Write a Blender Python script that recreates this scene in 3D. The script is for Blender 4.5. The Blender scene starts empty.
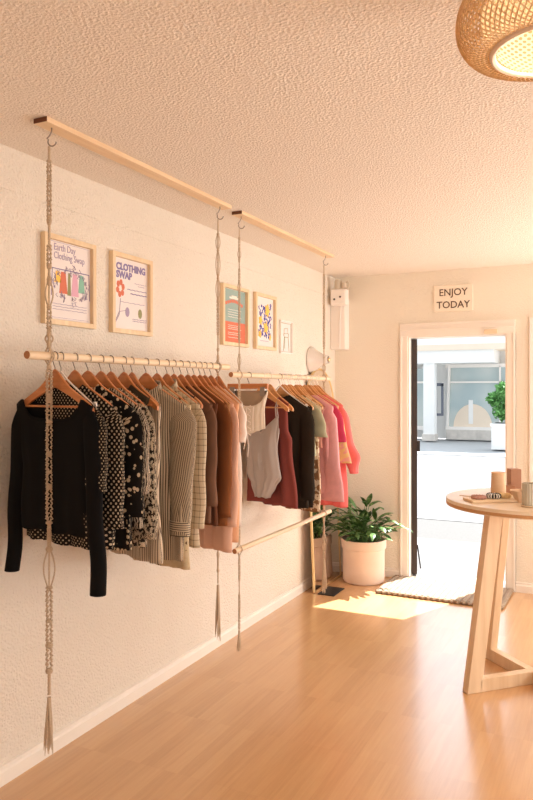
import bpy, math, random
from math import sin, cos, pi, tan, atan, radians, sqrt, exp
from mathutils import Vector, Matrix
random.seed(7)
S = bpy.context.scene
COL = S.collection

# ------------------------------------------------------------------ camera
CH = 1.566                      # camera height
YAW = radians(25.99); F = 715.0; HOR = 391.0
cd = bpy.data.cameras.new('camera'); cam = bpy.data.objects.new('camera', cd); COL.objects.link(cam)
cam.location = (0, 0, CH); cam.rotation_euler = (pi/2, 0, YAW)
cd.sensor_fit = 'HORIZONTAL'; cd.sensor_width = 36; cd.lens = 36*F/533; cd.shift_y = -(400-HOR)/533
cd.clip_start = .05; cd.clip_end = 200
S.camera = cam

# ------------------------------------------------------------------ world, sun, area lights, exposure
w = bpy.data.worlds.new('sky'); S.world = w; w.use_nodes = True
wn = w.node_tree.nodes; bg = wn['Background']
bg.inputs['Color'].default_value = (.82, .91, 1.0, 1)
# the sky brightens towards the sun
SUNV = Vector((.43, 1.0, 1.62)).normalized()
_tc = wn.new('ShaderNodeTexCoord'); _dp = wn.new('ShaderNodeVectorMath'); _dp.operation = 'DOT_PRODUCT'
_dp.inputs[1].default_value = SUNV; w.node_tree.links.new(_tc.outputs['Generated'], _dp.inputs[0])
_mr = wn.new('ShaderNodeMapRange'); _mr.interpolation_type = 'SMOOTHSTEP'
_mr.inputs['From Min'].default_value = .0; _mr.inputs['From Max'].default_value = 1
_mr.inputs['To Min'].default_value = 1.3; _mr.inputs['To Max'].default_value = 3.9
w.node_tree.links.new(_dp.outputs['Value'], _mr.inputs['Value']); w.node_tree.links.new(_mr.outputs['Result'], bg.inputs['Strength'])
sd = bpy.data.lights.new('sun', 'SUN'); sd.energy = 17.5; sd.angle = radians(.6); sd.color = (1, .98, .95)
sun = bpy.data.objects.new('sun', sd); COL.objects.link(sun)
sun.rotation_euler = Vector((-.43, -1.0, -1.62)).to_track_quat('-Z', 'Y').to_euler()

def area(name, loc, target, sx, sy, power, col):
    l = bpy.data.lights.new(name, 'AREA'); l.shape = 'RECTANGLE'; l.size = sx; l.size_y = sy
    l.energy = power; l.color = col
    o = bpy.data.objects.new(name, l); COL.objects.link(o); o.location = loc
    o.rotation_euler = (Vector(target)-Vector(loc)).to_track_quat('-Z', 'Y').to_euler()
    return o
area('window_daylight', (.80, 5.72, 1.15), (-1.3, 3.3, 1.9), 2.2, 1.4, 106, (1, .965, .93))
area('rear_fill_light', (1.4, -1.55, 1.5), (-.4, 4.5, 2.1), 1.8, 1.6, 21, (1, .92, .80))  # added fill from behind the camera, no known source there
area('side_fill_light', (2.5, 2.6, 1.1), (-1.0, 5.2, 2.3), 2.4, 1.0, 54, (1, .93, .85))  # added fill from the right, brightens the far end of the room
S.view_settings.view_transform = 'Standard'; S.view_settings.look = 'None'
S.view_settings.gamma = 1; S.view_settings.use_curve_mapping = False
S.view_settings.exposure = 0.08
S.cycles.max_bounces = 8; S.cycles.diffuse_bounces = 6
S.cycles.use_denoising = True
S.cycles.sample_clamp_indirect = 6

# ------------------------------------------------------------------ room sizes
XL = -2.197; XR = 2.7; YF = 5.875; YB = -1.8; ZC = 2.55; WT = .18
XROD = -1.87
def ray(px):                    # horizontal angle from +Y (towards -X) of an image column
    return YAW - atan((px-266.5)/F)
def y_at(px, x): return -x/tan(ray(px))
def dep(x, y): return -x*sin(YAW)*1.0 + y*cos(YAW)
def z_at(py, x, y): return CH + (HOR-py)*dep(x, y)/F

# ------------------------------------------------------------------ helpers
def lin(c):
    if isinstance(c, str):
        c = [int(c[i:i+2], 16)/255 for i in (0, 2, 4)]
        c = [x/12.92 if x <= .04045 else ((x+.055)/1.055)**2.4 for x in c]
    return (c[0], c[1], c[2], 1)

class MB:
    def __init__(s): s.v = []; s.f = []; s.uv = []
    def add(s, vs, fs, uvs=None):
        o = len(s.v); s.v += [tuple(p) for p in vs]; s.f += [tuple(i+o for i in f) for f in fs]
        s.uv += list(uvs) if uvs else [(p[0]+p[1], p[2]) for p in vs]
        return s
    def box(s, x0, x1, y0, y1, z0, z1):
        vs = [(x, y, z) for x in (x0, x1) for y in (y0, y1) for z in (z0, z1)]
        return s.add(vs, [(0,1,3,2), (4,6,7,5), (0,4,5,1), (2,3,7,6), (0,2,6,4), (1,5,7,3)])
    def obox(s, c, ax, ay, az):          # centre and three half axes
        c = Vector(c); ax = Vector(ax); ay = Vector(ay); az = Vector(az)
        vs = [c+ax*i+ay*j+az*k for i in (-1,1) for j in (-1,1) for k in (-1,1)]
        return s.add(vs, [(0,1,3,2), (4,6,7,5), (0,4,5,1), (2,3,7,6), (0,2,6,4), (1,5,7,3)])
    def tube(s, pts, r, n=8, cap=True, sq=None):
        pts = [Vector(p) for p in pts]; m = len(pts)
        rs = r if isinstance(r, (list, tuple)) else [r]*m
        up = Vector((0, 0, 1)); vs = []; L = 0; uv = []
        prev = None
        for i, p in enumerate(pts):
            t = (pts[min(i+1, m-1)]-pts[max(i-1, 0)]).normalized()
            if prev is None:
                a = Vector((0, 1, 0)) if abs(t.z) > .9 else up
                x = t.cross(a).normalized()
            else:
                x = (prev - t*prev.dot(t)).normalized()
            prev = x; y = t.cross(x)
            if i: L += (p-pts[i-1]).length
            for k in range(n):
                a = 2*pi*k/n
                vs.append(p+(x*cos(a)+y*sin(a))*rs[i]); uv.append((k/n*.1, L))
        fs = [(i*n+k, i*n+(k+1) % n, (i+1)*n+(k+1) % n, (i+1)*n+k) for i in range(m-1) for k in range(n)]
        if cap: fs += [tuple(range(n-1, -1, -1)), tuple((m-1)*n+k for k in range(n))]
        return s.add(vs, fs, uv)
    def lathe(s, prof, n=40, c=(0, 0, 0), lobes=0, amp=0, sx=1, sy=1):
        vs = []; uv = []
        for (r, z) in prof:
            for k in range(n):
                a = 2*pi*k/n; rr = r*(1+amp*cos(lobes*a)) if lobes else r
                vs.append((c[0]+rr*cos(a)*sx, c[1]+rr*sin(a)*sy, c[2]+z)); uv.append((k/n, z))
        m = len(prof)
        fs = [(i*n+k, i*n+(k+1) % n, (i+1)*n+(k+1) % n, (i+1)*n+k) for i in range(m-1) for k in range(n)]
        if prof[0][0] > 1e-5 and getattr(s, 'capb', True): fs.append(tuple(range(n-1, -1, -1)))
        if prof[-1][0] > 1e-5 and getattr(s, 'capt', True): fs.append(tuple((m-1)*n+k for k in range(n)))
        return s.add(vs, fs, uv)
    def grid(s, fn, nu, nv, wrap=False):
        vs = []; uv = []
        for j in range(nv+1):
            for i in range(nu if wrap else nu+1):
                p, q = fn(i/nu, j/nv); vs.append(p); uv.append(q)
        W = nu if wrap else nu+1
        fs = []
        for j in range(nv):
            for i in range(nu):
                i2 = (i+1) % W if wrap else i+1
                fs.append((j*W+i, j*W+i2, (j+1)*W+i2, (j+1)*W+i))
        return s.add(vs, fs, uv)
    def prism(s, poly, z0, z1):
        n = len(poly)
        vs = [(p[0], p[1], z0) for p in poly]+[(p[0], p[1], z1) for p in poly]
        fs = [tuple(range(n-1, -1, -1)), tuple(range(n, 2*n))]+[(i, (i+1) % n, n+(i+1) % n, n+i) for i in range(n)]
        return s.add(vs, fs)

def obj(name, mb, m, parent=None, smooth=True, label=None, bevel=0, solid=0):
    me = bpy.data.meshes.new(name); me.from_pydata(mb.v, [], mb.f)
    ul = me.uv_layers.new(name='UVMap')
    for l in me.loops: ul.data[l.index].uv = mb.uv[l.vertex_index]
    me.materials.append(m)
    if smooth:
        me.polygons.foreach_set('use_smooth', [True]*len(me.polygons))
        try: me.set_sharp_from_angle(angle=radians(42))
        except Exception: pass
    me.update()
    o = bpy.data.objects.new(name, me); COL.objects.link(o)
    if parent: o.parent = parent
    if label: o['label'] = label
    if bevel:
        b = o.modifiers.new('bevel', 'BEVEL'); b.width = bevel; b.segments = 2; b.limit_method = 'ANGLE'
    if solid:
        b = o.modifiers.new('solid', 'SOLIDIFY'); b.thickness = solid; b.offset = 0
    return o

def thing(name, label, cat, loc=(0,0,0), rot=(0,0,0), group=None):
    o = bpy.data.objects.new(name, None); COL.objects.link(o); o.empty_display_size = .05
    o.location = loc; o.rotation_euler = rot; o['label'] = label; o['category'] = cat
    if group: o['group'] = group
    return o
def tag(o, label, cat, group=None):
    o['label'] = label; o['category'] = cat
    if group: o['group'] = group
    return o
def struct(name, mb, m, parent=None, smooth=False, bevel=0):
    o = obj(name, mb, m, parent, smooth, bevel=bevel)
    if not parent: o['kind'] = 'structure'
    return o

def text(name, body, size, loc, m, parent, ext=.0006, align='LEFT', off=0, sx=1, label=None):
    c = bpy.data.curves.new(name, 'FONT'); c.body = body; c.size = size; c.align_x = align; c.extrude = ext
    c.offset = off; c.resolution_u = 3; c.space_line = .85
    t = bpy.data.objects.new(name, c)
    me = bpy.data.meshes.new_from_object(t); bpy.data.objects.remove(t)
    me.materials.clear(); me.materials.append(m)
    o = bpy.data.objects.new(name, me); COL.objects.link(o); o.location = loc; o.scale = (sx, 1, 1)
    o.parent = parent
    if label: o['label'] = label
    return o

# ------------------------------------------------------------------ materials
class NT:
    def __init__(s, name):
        s.m = bpy.data.materials.new(name); s.m.use_nodes = True; s.t = s.m.node_tree
        s.b = s.t.nodes['Principled BSDF']
    def n(s, typ, **kw):
        nd = s.t.nodes.new('ShaderNode'+typ)
        for k, v in kw.items(): setattr(nd, k, v)
        return nd
    def l(s, a, b): s.t.links.new(a, b)
    def coord(s, kind='Object', scale=(1,1,1), rot=(0,0,0)):
        tc = s.n('TexCoord'); mp = s.n('Mapping'); mp.inputs['Scale'].default_value = scale
        mp.inputs['Rotation'].default_value = rot
        s.l(tc.outputs[kind], mp.inputs['Vector']); return mp.outputs['Vector']
    def noise(s, vec, scale, detail=4, rough=.55):
        t = s.n('TexNoise'); t.inputs['Scale'].default_value = scale; t.inputs['Detail'].default_value = detail
        t.inputs['Roughness'].default_value = rough; s.l(vec, t.inputs['Vector']); return t.outputs['Fac']
    def vor(s, vec, scale, rnd=1, out='Distance', feature='F1'):
        t = s.n('TexVoronoi', feature=feature); t.inputs['Scale'].default_value = scale
        t.inputs['Randomness'].default_value = rnd; s.l(vec, t.inputs['Vector']); return t.outputs[out]
    def math(s, op, a, b=None):
        t = s.n('Math', operation=op)
        for i, q in enumerate((a, b)):
            if q is None: continue
            if isinstance(q, (int, float)): t.inputs[i].default_value = q
            else: s.l(q, t.inputs[i])
        return t.outputs[0]
    def mix(s, f, a, b):
        t = s.n('Mix', data_type='RGBA')
        for i, q in ((0, f), (6, a), (7, b)):
            if hasattr(q, 'type') and not isinstance(q, (tuple, list, str)): s.l(q, t.inputs[i])
            elif isinstance(q, (int, float)): t.inputs[i].default_value = q
            else: t.inputs[i].default_value = lin(q)
        return t.outputs[2]
    def ramp(s, f, stops, interp='LINEAR'):
        t = s.n('ValToRGB'); e = t.color_ramp.elements; t.color_ramp.interpolation = interp
        while len(e) > 1: e.remove(e[-1])
        e[0].position = stops[0][0]; e[0].color = lin(stops[0][1])
        for p, c in stops[1:]:
            q = e.new(p); q.color = lin(c)
        s.l(f, t.inputs['Fac']); return t.outputs['Color']
    def bump(s, h, strength=.3, dist=.003):
        t = s.n('Bump'); t.inputs['Strength'].default_value = strength; t.inputs['Distance'].default_value = dist
        s.l(h, t.inputs['Height']); s.l(t.outputs['Normal'], s.b.inputs['Normal'])
    def col(s, c):
        if isinstance(c, (str, tuple, list)): s.b.inputs['Base Color'].default_value = lin(c)
        else: s.l(c, s.b.inputs['Base Color'])
    def fin(s, rough=.6, metal=0, spec=None, trans=0, sheen=0):
        s.b.inputs['Roughness'].default_value = rough; s.b.inputs['Metallic'].default_value = metal
        if spec is not None: s.b.inputs['Specular IOR Level'].default_value = spec
        if trans: s.b.inputs['Transmission Weight'].default_value = trans
        if sheen: s.b.inputs['Sheen Weight'].default_value = sheen
        return s.m

def plain(name, c, rough=.6, metal=0, nscale=30, var=.06, bump=.1, spec=None, coord='Object'):
    t = NT(name); v = t.coord(coord); n = t.noise(v, nscale)
    L = lin(c); d = tuple(max(0, x*(1-var)) for x in L[:3]); e = tuple(min(1, x*(1+var)) for x in L[:3])
    t.col(t.mix(n, d, e))
    if bump: t.bump(n, bump)
    return t.fin(rough, metal, spec)

def wall_mat(name, c, s1, strength, dist):
    t = NT(name); v = t.coord('Object')
    n1 = t.noise(v, s1, 3, .5); n2 = t.vor(v, s1*.8, 1)
    h = t.math('ADD', n1, t.math('MULTIPLY', n2, .5))
    t.bump(h, strength, dist)
    n3 = t.noise(v, 1.3, 2); L = lin(c)
    t.col(t.mix(n3, tuple(x*.97 for x in L[:3]), L[:3]))
    return t.fin(.85, 0, .2)

def wood(name, c1, c2, axis='Y', scale=1, rough=.5, spec=None):
    t = NT(name); sc = {'X': (2, 26, 26), 'Y': (26, 2, 26), 'Z': (26, 26, 2)}[axis]
    v = t.coord('Object', tuple(q*scale for q in sc)); n = t.noise(v, 1.6, 5, .6)
    t.col(t.ramp(n, [(.3, c1), (.7, c2)])); t.bump(n, .08, .001)
    return t.fin(rough, 0, spec)

def fabric(name, c, rough=.9, var=.1, ns=14, weave=True, c2=None):
    t = NT(name); v = t.coord('UV')
    n = t.noise(v, ns, 3); L = lin(c); D = lin(c2) if c2 else tuple(x*(1-var) for x in L)
    t.col(t.mix(n, D[:3], L[:3]))
    if weave: t.bump(t.noise(v, 450, 2), .12, .001)
    return t.fin(rough, 0, .15, sheen=.0)

def pattern(name, kind, a, b, s=60, th=.35, c=None):
    t = NT(name); v = t.coord('UV')
    if kind == 'dots':
        d = t.vor(t.coord('UV', (1, 1, 1), (0, 0, pi/4)), s, 0.0); f = t.math('LESS_THAN', d, th); t.col(t.mix(f, a, b))
    elif kind == 'blots':
        d = t.vor(v, s, .75); f = t.math('LESS_THAN', d, th); t.col(t.mix(f, a, b))
    elif kind in ('vstripe', 'hstripe'):
        sx = t.n('SeparateXYZ'); t.l(v, sx.inputs[0])
        q = t.math('FRACT', t.math('MULTIPLY', sx.outputs[0 if kind == 'vstripe' else 1], s))
        t.col(t.mix(t.math('LESS_THAN', q, th), a, b))
    elif kind == 'plaid':
        sx = t.n('SeparateXYZ'); t.l(v, sx.inputs[0])
        q = t.math('LESS_THAN', t.math('FRACT', t.math('MULTIPLY', sx.outputs[0], s)), th)
        r = t.math('LESS_THAN', t.math('FRACT', t.math('MULTIPLY', sx.outputs[1], s)), th)
        t.col(t.mix(t.math('MULTIPLY', t.math('ADD', q, r), .5), a, b))
    elif kind == 'zebra':
        tw = t.n('TexWave'); tw.inputs['Scale'].default_value = s; tw.inputs['Distortion'].default_value = 9
        tw.inputs['Detail Scale'].default_value = 1.2; t.l(v, tw.inputs['Vector'])
        t.col(t.mix(t.math('GREATER_THAN', tw.outputs['Fac'], th), a, b))
    elif kind == 'floral':
        n = t.noise(v, s, 3, .6)
        st = [(0, a), (th, b)]
        if c: st.append((min(.95, th+.11), c))
        t.col(t.ramp(n, st, 'CONSTANT'))
    t.bump(t.noise(v, 300, 2), .1, .001)
    return t.fin(.9, 0, .15)

M_wall = wall_mat('wall_plaster', (.80, .715, .61), 105, .9, .0075)
M_far = wall_mat('far_wall_plaster', (.83, .76, .64), 110, .5, .005)
M_ceil = wall_mat('popcorn_ceiling', (.83, .74, .64), 120, .75, .0075)
M_trim = plain('trim_paint', (.84, .77, .68), .5, nscale=4, var=.03, bump=.02)
M_white = plain('white_paint', (.86, .80, .74), .5, nscale=6, var=.03, bump=.02)
M_lwood = wood('light_pine', 'dbbf9c', 'eed8b8', 'Y')
M_lwoodZ = wood('light_pine_upright', 'dbbf9c', 'eed8b8', 'Z')
M_lwoodX = wood('light_pine_cross', 'dbbf9c', 'ecd4b2', 'X')
M_plank = wood('plank_pine', 'dcbb94', 'ecd0aa', 'Y')
M_endg = plain('sawn_end', '6a3f25', .8)
M_hang = wood('hanger_beech', 'b06a38', 'd08a52', 'X', 1.0, .38)
M_hangp = wood('hanger_pale_beech', 'c98a50', 'e2ab72', 'X', 1.0, .4)
M_metal = plain('brushed_nickel', (.30, .25, .21), .4, .8, bump=0)
M_dmetal = plain('dark_aluminium', (.045, .032, .026), .4, .3, bump=0)
M_gold = plain('brass', (.78, .58, .30), .32, .9, bump=0)
M_rope = plain('cotton_rope', (.56, .43, .30), .95, nscale=260, var=.35, bump=.6)
M_paper = plain('poster_paper', (.80, .72, .68), .6, nscale=5, var=.02, bump=0)
M_purple = plain('purple_ink', (.24, .19, .36), .7, bump=0)
M_red = plain('red_ink', (.66, .17, .09), .7, bump=0)
M_pink = plain('pink_ink', (.70, .38, .48), .7, bump=0)
M_green = plain('green_ink', (.24, .48, .36), .7, bump=0)
M_olive = plain('olive_ink', (.30, .28, .12), .7, bump=0)
M_yel = plain('yellow_ink', (.90, .55, .10), .7, bump=0)
M_teal = plain('teal_ink', (.30, .40, .36), .7, bump=0)
M_cream = plain('cream_ink', (.85, .76, .66), .7, bump=0)
M_lilac = plain('lilac_ink', (.38, .30, .42), .7, bump=0)
M_blk = plain('matte_black', (.012, .010, .009), .5, bump=0)
M_brown = plain('dark_brown_letters', (.10, .05, .025), .6, bump=0)
M_pot = plain('terracotta_plaster', (.76, .58, .45), .8, nscale=8, var=.08, bump=.15)
M_soil = plain('soil', (.05, .03, .02), 1, nscale=90, var=.5, bump=.8)
M_bulb = NT('bulb_glow'); M_bulb.b.inputs['Emission Color'].default_value = (1, .86, .66, 1)
M_bulb.b.inputs['Emission Strength'].default_value = 3; M_bulb = M_bulb.fin(.5)

def floor_mat():
    t = NT('laminate_floor'); v = t.coord('Object', (1, 1, 1), (0, 0, pi/2))
    b = t.n('TexBrick'); b.offset = .37; b.offset_frequency = 1; b.squash = 1
    b.inputs['Scale'].default_value = 1; b.inputs['Brick Width'].default_value = .46
    b.inputs['Row Height'].default_value = .062; b.inputs['Mortar Size'].default_value = .0006
    b.inputs['Mortar Smooth'].default_value = 0; b.inputs['Bias'].default_value = 0
    b.inputs['Color1'].default_value = (0, 0, 0, 1); b.inputs['Color2'].default_value = (1, 1, 1, 1)
    b.inputs['Mortar'].default_value = (.35, .35, .35, 1)
    t.l(v, b.inputs['Vector'])
    v2 = t.coord('Object', (60, 3, 1)); g = t.noise(v2, 1.0, 5, .65)
    f = t.math('ADD', t.math('MULTIPLY', b.outputs['Color'], .24), t.math('MULTIPLY', g, .72))
    t.col(t.ramp(f, [(.15, (.52, .275, .110)), (.5, (.62, .345, .150)), (.85, (.69, .41, .190))]))
    t.bump(g, .03, .001)
    t.b.inputs['Coat Weight'].default_value = 1.0; t.b.inputs['Coat Roughness'].default_value = .20
    return t.fin(.36, 0, .5)
M_floor = floor_mat()

# ------------------------------------------------------------------ room shell
struct('floor', MB().box(XL-.2, XR+.2, YB-.2, YF+WT, -.1, 0), M_floor)
struct('ceiling', MB().box(XL-.2, XR+.2, YB-.2, YF+WT, ZC, ZC+.15), M_ceil)
struct('wall_left', MB().box(XL-.18, XL, YB-.18, YF+WT, 0, ZC), M_wall)
DX0, DX1, DZ = -1.552, -.762, 2.022
WX0, WX1, WZ0, WZ1 = -.54, 2.1, .78, 2.08
fw = MB()
for (a, b, c, d) in ((XL, DX0, 0, ZC), (DX0, DX1, DZ, ZC), (DX1, WX0, 0, ZC), (WX0, WX1, 0, WZ0), (WX0, WX1, WZ1, ZC), (WX1, XR, 0, ZC)):
    fw.box(a, b, YF, YF+WT, c, d)
struct('wall_front', fw, M_far)
# right and back walls, with unseen window openings added to let in light
rw = MB()
for (a, b, c, d) in ((YB, 1.3, 0, ZC), (1.3, 3.9, 0, .7), (1.3, 3.9, 2.3, ZC), (3.9, YF, 0, ZC)):
    rw.box(XR, XR+WT, a, b, c, d)
struct('wall_right', rw, M_wall)
bw = MB()
for (a, b, c, d) in ((XL, .4, 0, ZC), (.4, 2.4, 0, .6), (.4, 2.4, 2.3, ZC), (2.4, XR, 0, ZC)):
    bw.box(a, b, YB-WT, YB, c, d)
struct('wall_back', bw, M_wall)
# baseboards with a sloped top
def board(name, fn):
    m = MB(); m.prism([(0, 0), (.016, 0), (.016, .052), (.010, .060), (.010, .074), (.0, .078)], 0, 1)
    return struct(name, fn(m), M_trim)
def bb_left(m):
    m.v = [(XL+x, YB+z*(YF-YB), y) for x, y, z in m.v]; return m
def bb_far(x0, x1):
    def f(m):
        m.v = [(x0+z*(x1-x0), YF-x, y) for x, y, z in m.v]; return m
    return f
board('baseboard_left', bb_left)
board('baseboard_front', bb_far(XL+.016, DX0-.065))
board('baseboard_front_right', bb_far(DX1+.065, XR))
# panel seam high on the left wall
struct('trim_1', MB().box(XL, XL+.004, YB, YF-.13, 2.376, 2.386), M_wall)
# door casing
dc = MB()
dc.box(DX0-.062, DX0, YF-.018, YF, 0, DZ+.0); dc.box(DX0-.062, DX0-.046, YF-.026, YF, 0, DZ+.0)
dc.box(DX1, DX1+.062, YF-.018, YF, 0, DZ+.0); dc.box(DX1+.046, DX1+.062, YF-.026, YF, 0, DZ+.0)
dc.box(DX0-.062, DX1+.062, YF-.018, YF, DZ, DZ+.085); dc.box(DX0-.062, DX1+.062, YF-.024, YF, DZ+.085, DZ+.105)
dc.box(DX0-.062, DX1+.062, YF-.026, YF, DZ+.045, DZ+.057)
struct('trim_2', dc, M_trim, bevel=.002)
jb = MB(); jb.box(DX0, DX0+.012, YF-.01, YF+WT, 0, DZ); jb.box(DX1-.012, DX1, YF-.01, YF+WT, 0, DZ); jb.box(DX0+.012, DX1-.012, YF-.01, YF+WT, DZ-.014, DZ)
struct('trim_3', jb, M_trim)
struct('trim_4', MB().box(DX0, DX1, YF, YF+WT+.03, 0, .018), plain('threshold_metal', (.55, .5, .45), .4, .7, bump=0))
# front window right of the door: frame, pane and roller blind
def window(name, x0, x1, z0, z1, y):
    f = MB(); t = .055
    f.box(x0-t, x1+t, y-.022, y+.03, z0-t, z0); f.box(x0-t, x1+t, y-.022, y+.03, z1, z1+t)
    f.box(x0-t, x0, y-.022, y+.03, z0, z1); f.box(x1, x1+t, y-.022, y+.03, z0, z1)
    o = struct(name, f, M_white, bevel=.003)
    return o
w1 = window('window_1', WX0, WX1, WZ0, WZ1, YF)
gl = NT('window_glass'); gl.b.inputs['Base Color'].default_value = (1, 1, 1, 1); gl = gl.fin(.02, 0, .5, trans=1)
struct('window_pane', MB().box(WX0, WX1, YF+.10, YF+.106, WZ0, WZ1), gl, w1)
bl = NT('blind_cloth'); bl.col(bl.mix(bl.noise(bl.coord('Object'), 60), (.74, .66, .56), (.8, .71, .6))); bl.b.inputs['Subsurface Weight'].default_value = 0
bl = bl.fin(.9)
struct('window_blind', MB().box(WX0+.055, WX1-.01, YF+.045, YF+.05, WZ0, WZ1), bl, w1)
w2 = MB()
for yy in (1.3, 2.58, 3.84): w2.box(XR-.01, XR+.05, yy, yy+.06, .7, 2.3)
w2.box(XR-.01, XR+.05, 1.3, 3.9, .7, .76); w2.box(XR-.01, XR+.05, 1.3, 3.9, 2.24, 2.3)
struct('added_side_window', w2, M_white)  # frame of the added right-wall opening, out of view
w3 = MB()
for xx in (.4, 1.37, 2.34): w3.box(xx, xx+.06, YB-.05, YB+.01, .6, 2.3)
w3.box(.4, 2.4, YB-.05, YB+.01, .6, .66); w3.box(.4, 2.4, YB-.05, YB+.01, 2.24, 2.3)
struct('added_rear_window', w3, M_white)  # frame of the added back-wall opening, out of view

# open shop door, swung outward, seen along its edge
dr = bpy.data.objects.new('door_1', None); COL.objects.link(dr); dr['kind'] = 'structure'
dr.location = (DX0+.040, YF+.06, .03)
dr.rotation_euler = (0, 0, atan2_ := math.atan2(5.93, -1.53)-radians(.0))
d = MB(); W_ = .80; H_ = 1.97
d.box(0, .05, -.022, .022, 0, H_); d.box(W_-.05, W_, -.022, .022, 0, H_); d.box(.05, W_-.05, -.022, .022, 0, .12); d.box(.05, W_-.05, -.022, .022, H_-.07, H_)
obj('door_frame', d, M_dmetal, dr, False)
obj('door_pane', MB().box(.05, W_-.05, -.004, .004, .12, H_-.07), gl, dr, False)
obj('latch', MB().box(-.01, .05, -.045, -.022, 1.03, 1.12), M_blk, dr, False)
k = MB().tube([(.03, -.024, .24), (.02, -.035, .16), (.0, -.05, .05)], .006, 8)
obj('doorstop', k, M_blk, dr)
tag(obj('door_holder', MB().box(-.93, -.83, YF-.045, YF-.0265, DZ-.005, DZ+.03), M_lwoodX, None, False, bevel=.003),
    'small wooden block fixed on the head trim above the open door', 'block')

# ------------------------------------------------------------------ street outside
M_side = plain('pavement', (.15, .147, .143), .9, nscale=10, var=.1, bump=.2)
M_agg = plain('kerb_aggregate', (.09, .085, .08), .9, nscale=60, var=.25, bump=.4)
M_road = plain('asphalt', (.118, .118, .12), .9, nscale=25, var=.12, bump=.3)
struct('pavement', MB().box(-14, 8, YF+WT, 7.6, -.12, -.005), M_side)
struct('verge', MB().box(-14, 8, 7.6, 8.75, -.12, -.008), M_agg)
struct('kerb', MB().box(-14, 8, 8.75, 8.9, -.14, -.002), M_side)
struct('road', MB().box(-14, 8, 8.9, 18.6, -.2, -.09), M_road)
struct('far_pavement', MB().box(-14, 8, 18.6, 34, -.2, -.075), plain('far_paving', (.30, .30, .30), .9, nscale=6, var=.1, bump=.1))

# building across the street: points from the image column / row onto its plane y = BY
BY = 23.0
def bx_(px, y=BY): return -y*tan(ray(px))
def bz_(py, px, y=BY): x = bx_(px, y); return z_at(py, x, y)
M_bw = plain('white_render', (.82, .80, .77), .8, nscale=3, var=.05, bump=.1)
M_bs = plain('stone_base', (.62, .56, .50), .9, nscale=5, var=.3, bump=.4)
M_bg = NT('shopfront_glass'); gv = M_bg.coord('Object'); M_bg.col(M_bg.ramp(M_bg.noise(gv, .8, 2), [(.35, (.38, .46, .46)), (.65, (.55, .58, .54))])); M_bg = M_bg.fin(.12, 0, .8)
M_soff = plain('beige_soffit', (.80, .66, .52), .8, nscale=3, var=.05, bump=0)
bld = thing('shop_building', 'white shop building across the street with large display window', 'building', (-6, BY, -.03))
def bpart(name, mb, m, smooth=False, label=None):
    mb.v = [(x+6, y-BY, z+.03) for x, y, z in mb.v]
    return obj(name, mb, m, bld, smooth, label)
xa, xb = bx_(385), bx_(560)
zf0, zf1 = bz_(363, 450), bz_(351, 450)
bpart('wall', MB().box(xa, xb, BY+1.3, BY+1.6, -.03, 5.6), M_bw)
bpart('upper_wall', MB().box(xa, xb, BY-.14, BY+1.3, zf1+.2, 5.6), M_bw)
bpart('soffit', MB().box(xa, xb, BY-.16, BY+1.3, zf1+.02, zf1+.2), M_soff)
bpart('fascia', MB().box(xa, bx_(494), BY-.12, BY+1.3, zf0, zf1+.02), M_bw)
bpart('column', MB().box(bx_(424), bx_(435), BY-.1, BY+.25, -.03, zf0), M_bw)
bpart('column_base', MB().box(bx_(423), bx_(436), BY-.16, BY+.3, -.03, .18), M_bs)
yb = BY+.9
X = lambda p: bx_(p, yb)
Z = lambda q: bz_(q, 470, yb)
bpart('stone_base', MB().box(X(446), xb, yb-.02, yb+.35, -.03, Z(430)), M_bs)
bpart('display_window', MB().box(X(448), X(520), yb+.12, yb+.2, Z(428), Z(366)), M_bg)
fr = MB()
fr.box(X(445), X(522), yb, yb+.14, Z(430), Z(427)); fr.box(X(445), X(522), yb, yb+.14, Z(367.5), Z(364))
fr.box(X(448), X(520), yb, yb+.14, Z(383), Z(381.3)); fr.box(X(499), X(500.5), yb, yb+.14, Z(428), Z(366))
fr.obox(((X(447)+X(449.5))/2, yb+.06, (Z(428)+Z(366))/2), (.035, 0, 0), (0, .08, 0), ((X(449.5)-X(447))/2*.8, 0, (Z(366)-Z(428))/2))
bpart('window_frame', fr, M_white)
bpart('side_window', MB().box(X(400), X(424), yb+.1, yb+.2, Z(430), Z(368)), M_bg)
bpart('side_window_frame', MB().box(X(400), X(424), yb, yb+.1, Z(383), Z(381)).box(X(400), X(424), yb, yb+.1, Z(431), Z(427)).box(X(423.3), X(424.3), yb, yb+.1, Z(431), Z(381)), M_white)
sf = MB(); sf.box(X(436.5), X(438.5), yb-.3, yb-.22, Z(414), Z(384)); sf.box(X(443), X(445), yb-.3, yb-.22, Z(414), Z(384)); sf.box(X(436.5), X(445), yb-.3, yb-.22, Z(386), Z(383)); sf.box(X(436.5), X(445), yb-.3, yb-.22, Z(416), Z(413.5))
bpart('doorway_board', sf, plain('blue_grey_frame', (.16, .17, .21), .6, bump=0), label='blue-grey framed panel in the shop doorway')
dsp = MB(); cx = X(472); dsp.box(X(458), X(480), yb+.112, yb+.118, Z(427), Z(419))
dsp.prism([(cx+1.0*cos(a*pi/14)*.62, Z(427)+sin(a*pi/14)*.75) for a in range(15)], 0, 1)
dsp.v = [v if i < 8 else (v[0], yb+.108+.006*v[2], v[1]) for i, v in enumerate(dsp.v)]
bpart('window_display', dsp, M_soff, label='pale pinkish arch display behind the shop glass')
bpart('window_display_post', MB().box(X(468), X(472.5), yb+.09, yb+.105, Z(424), Z(400)), M_bw)

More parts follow.
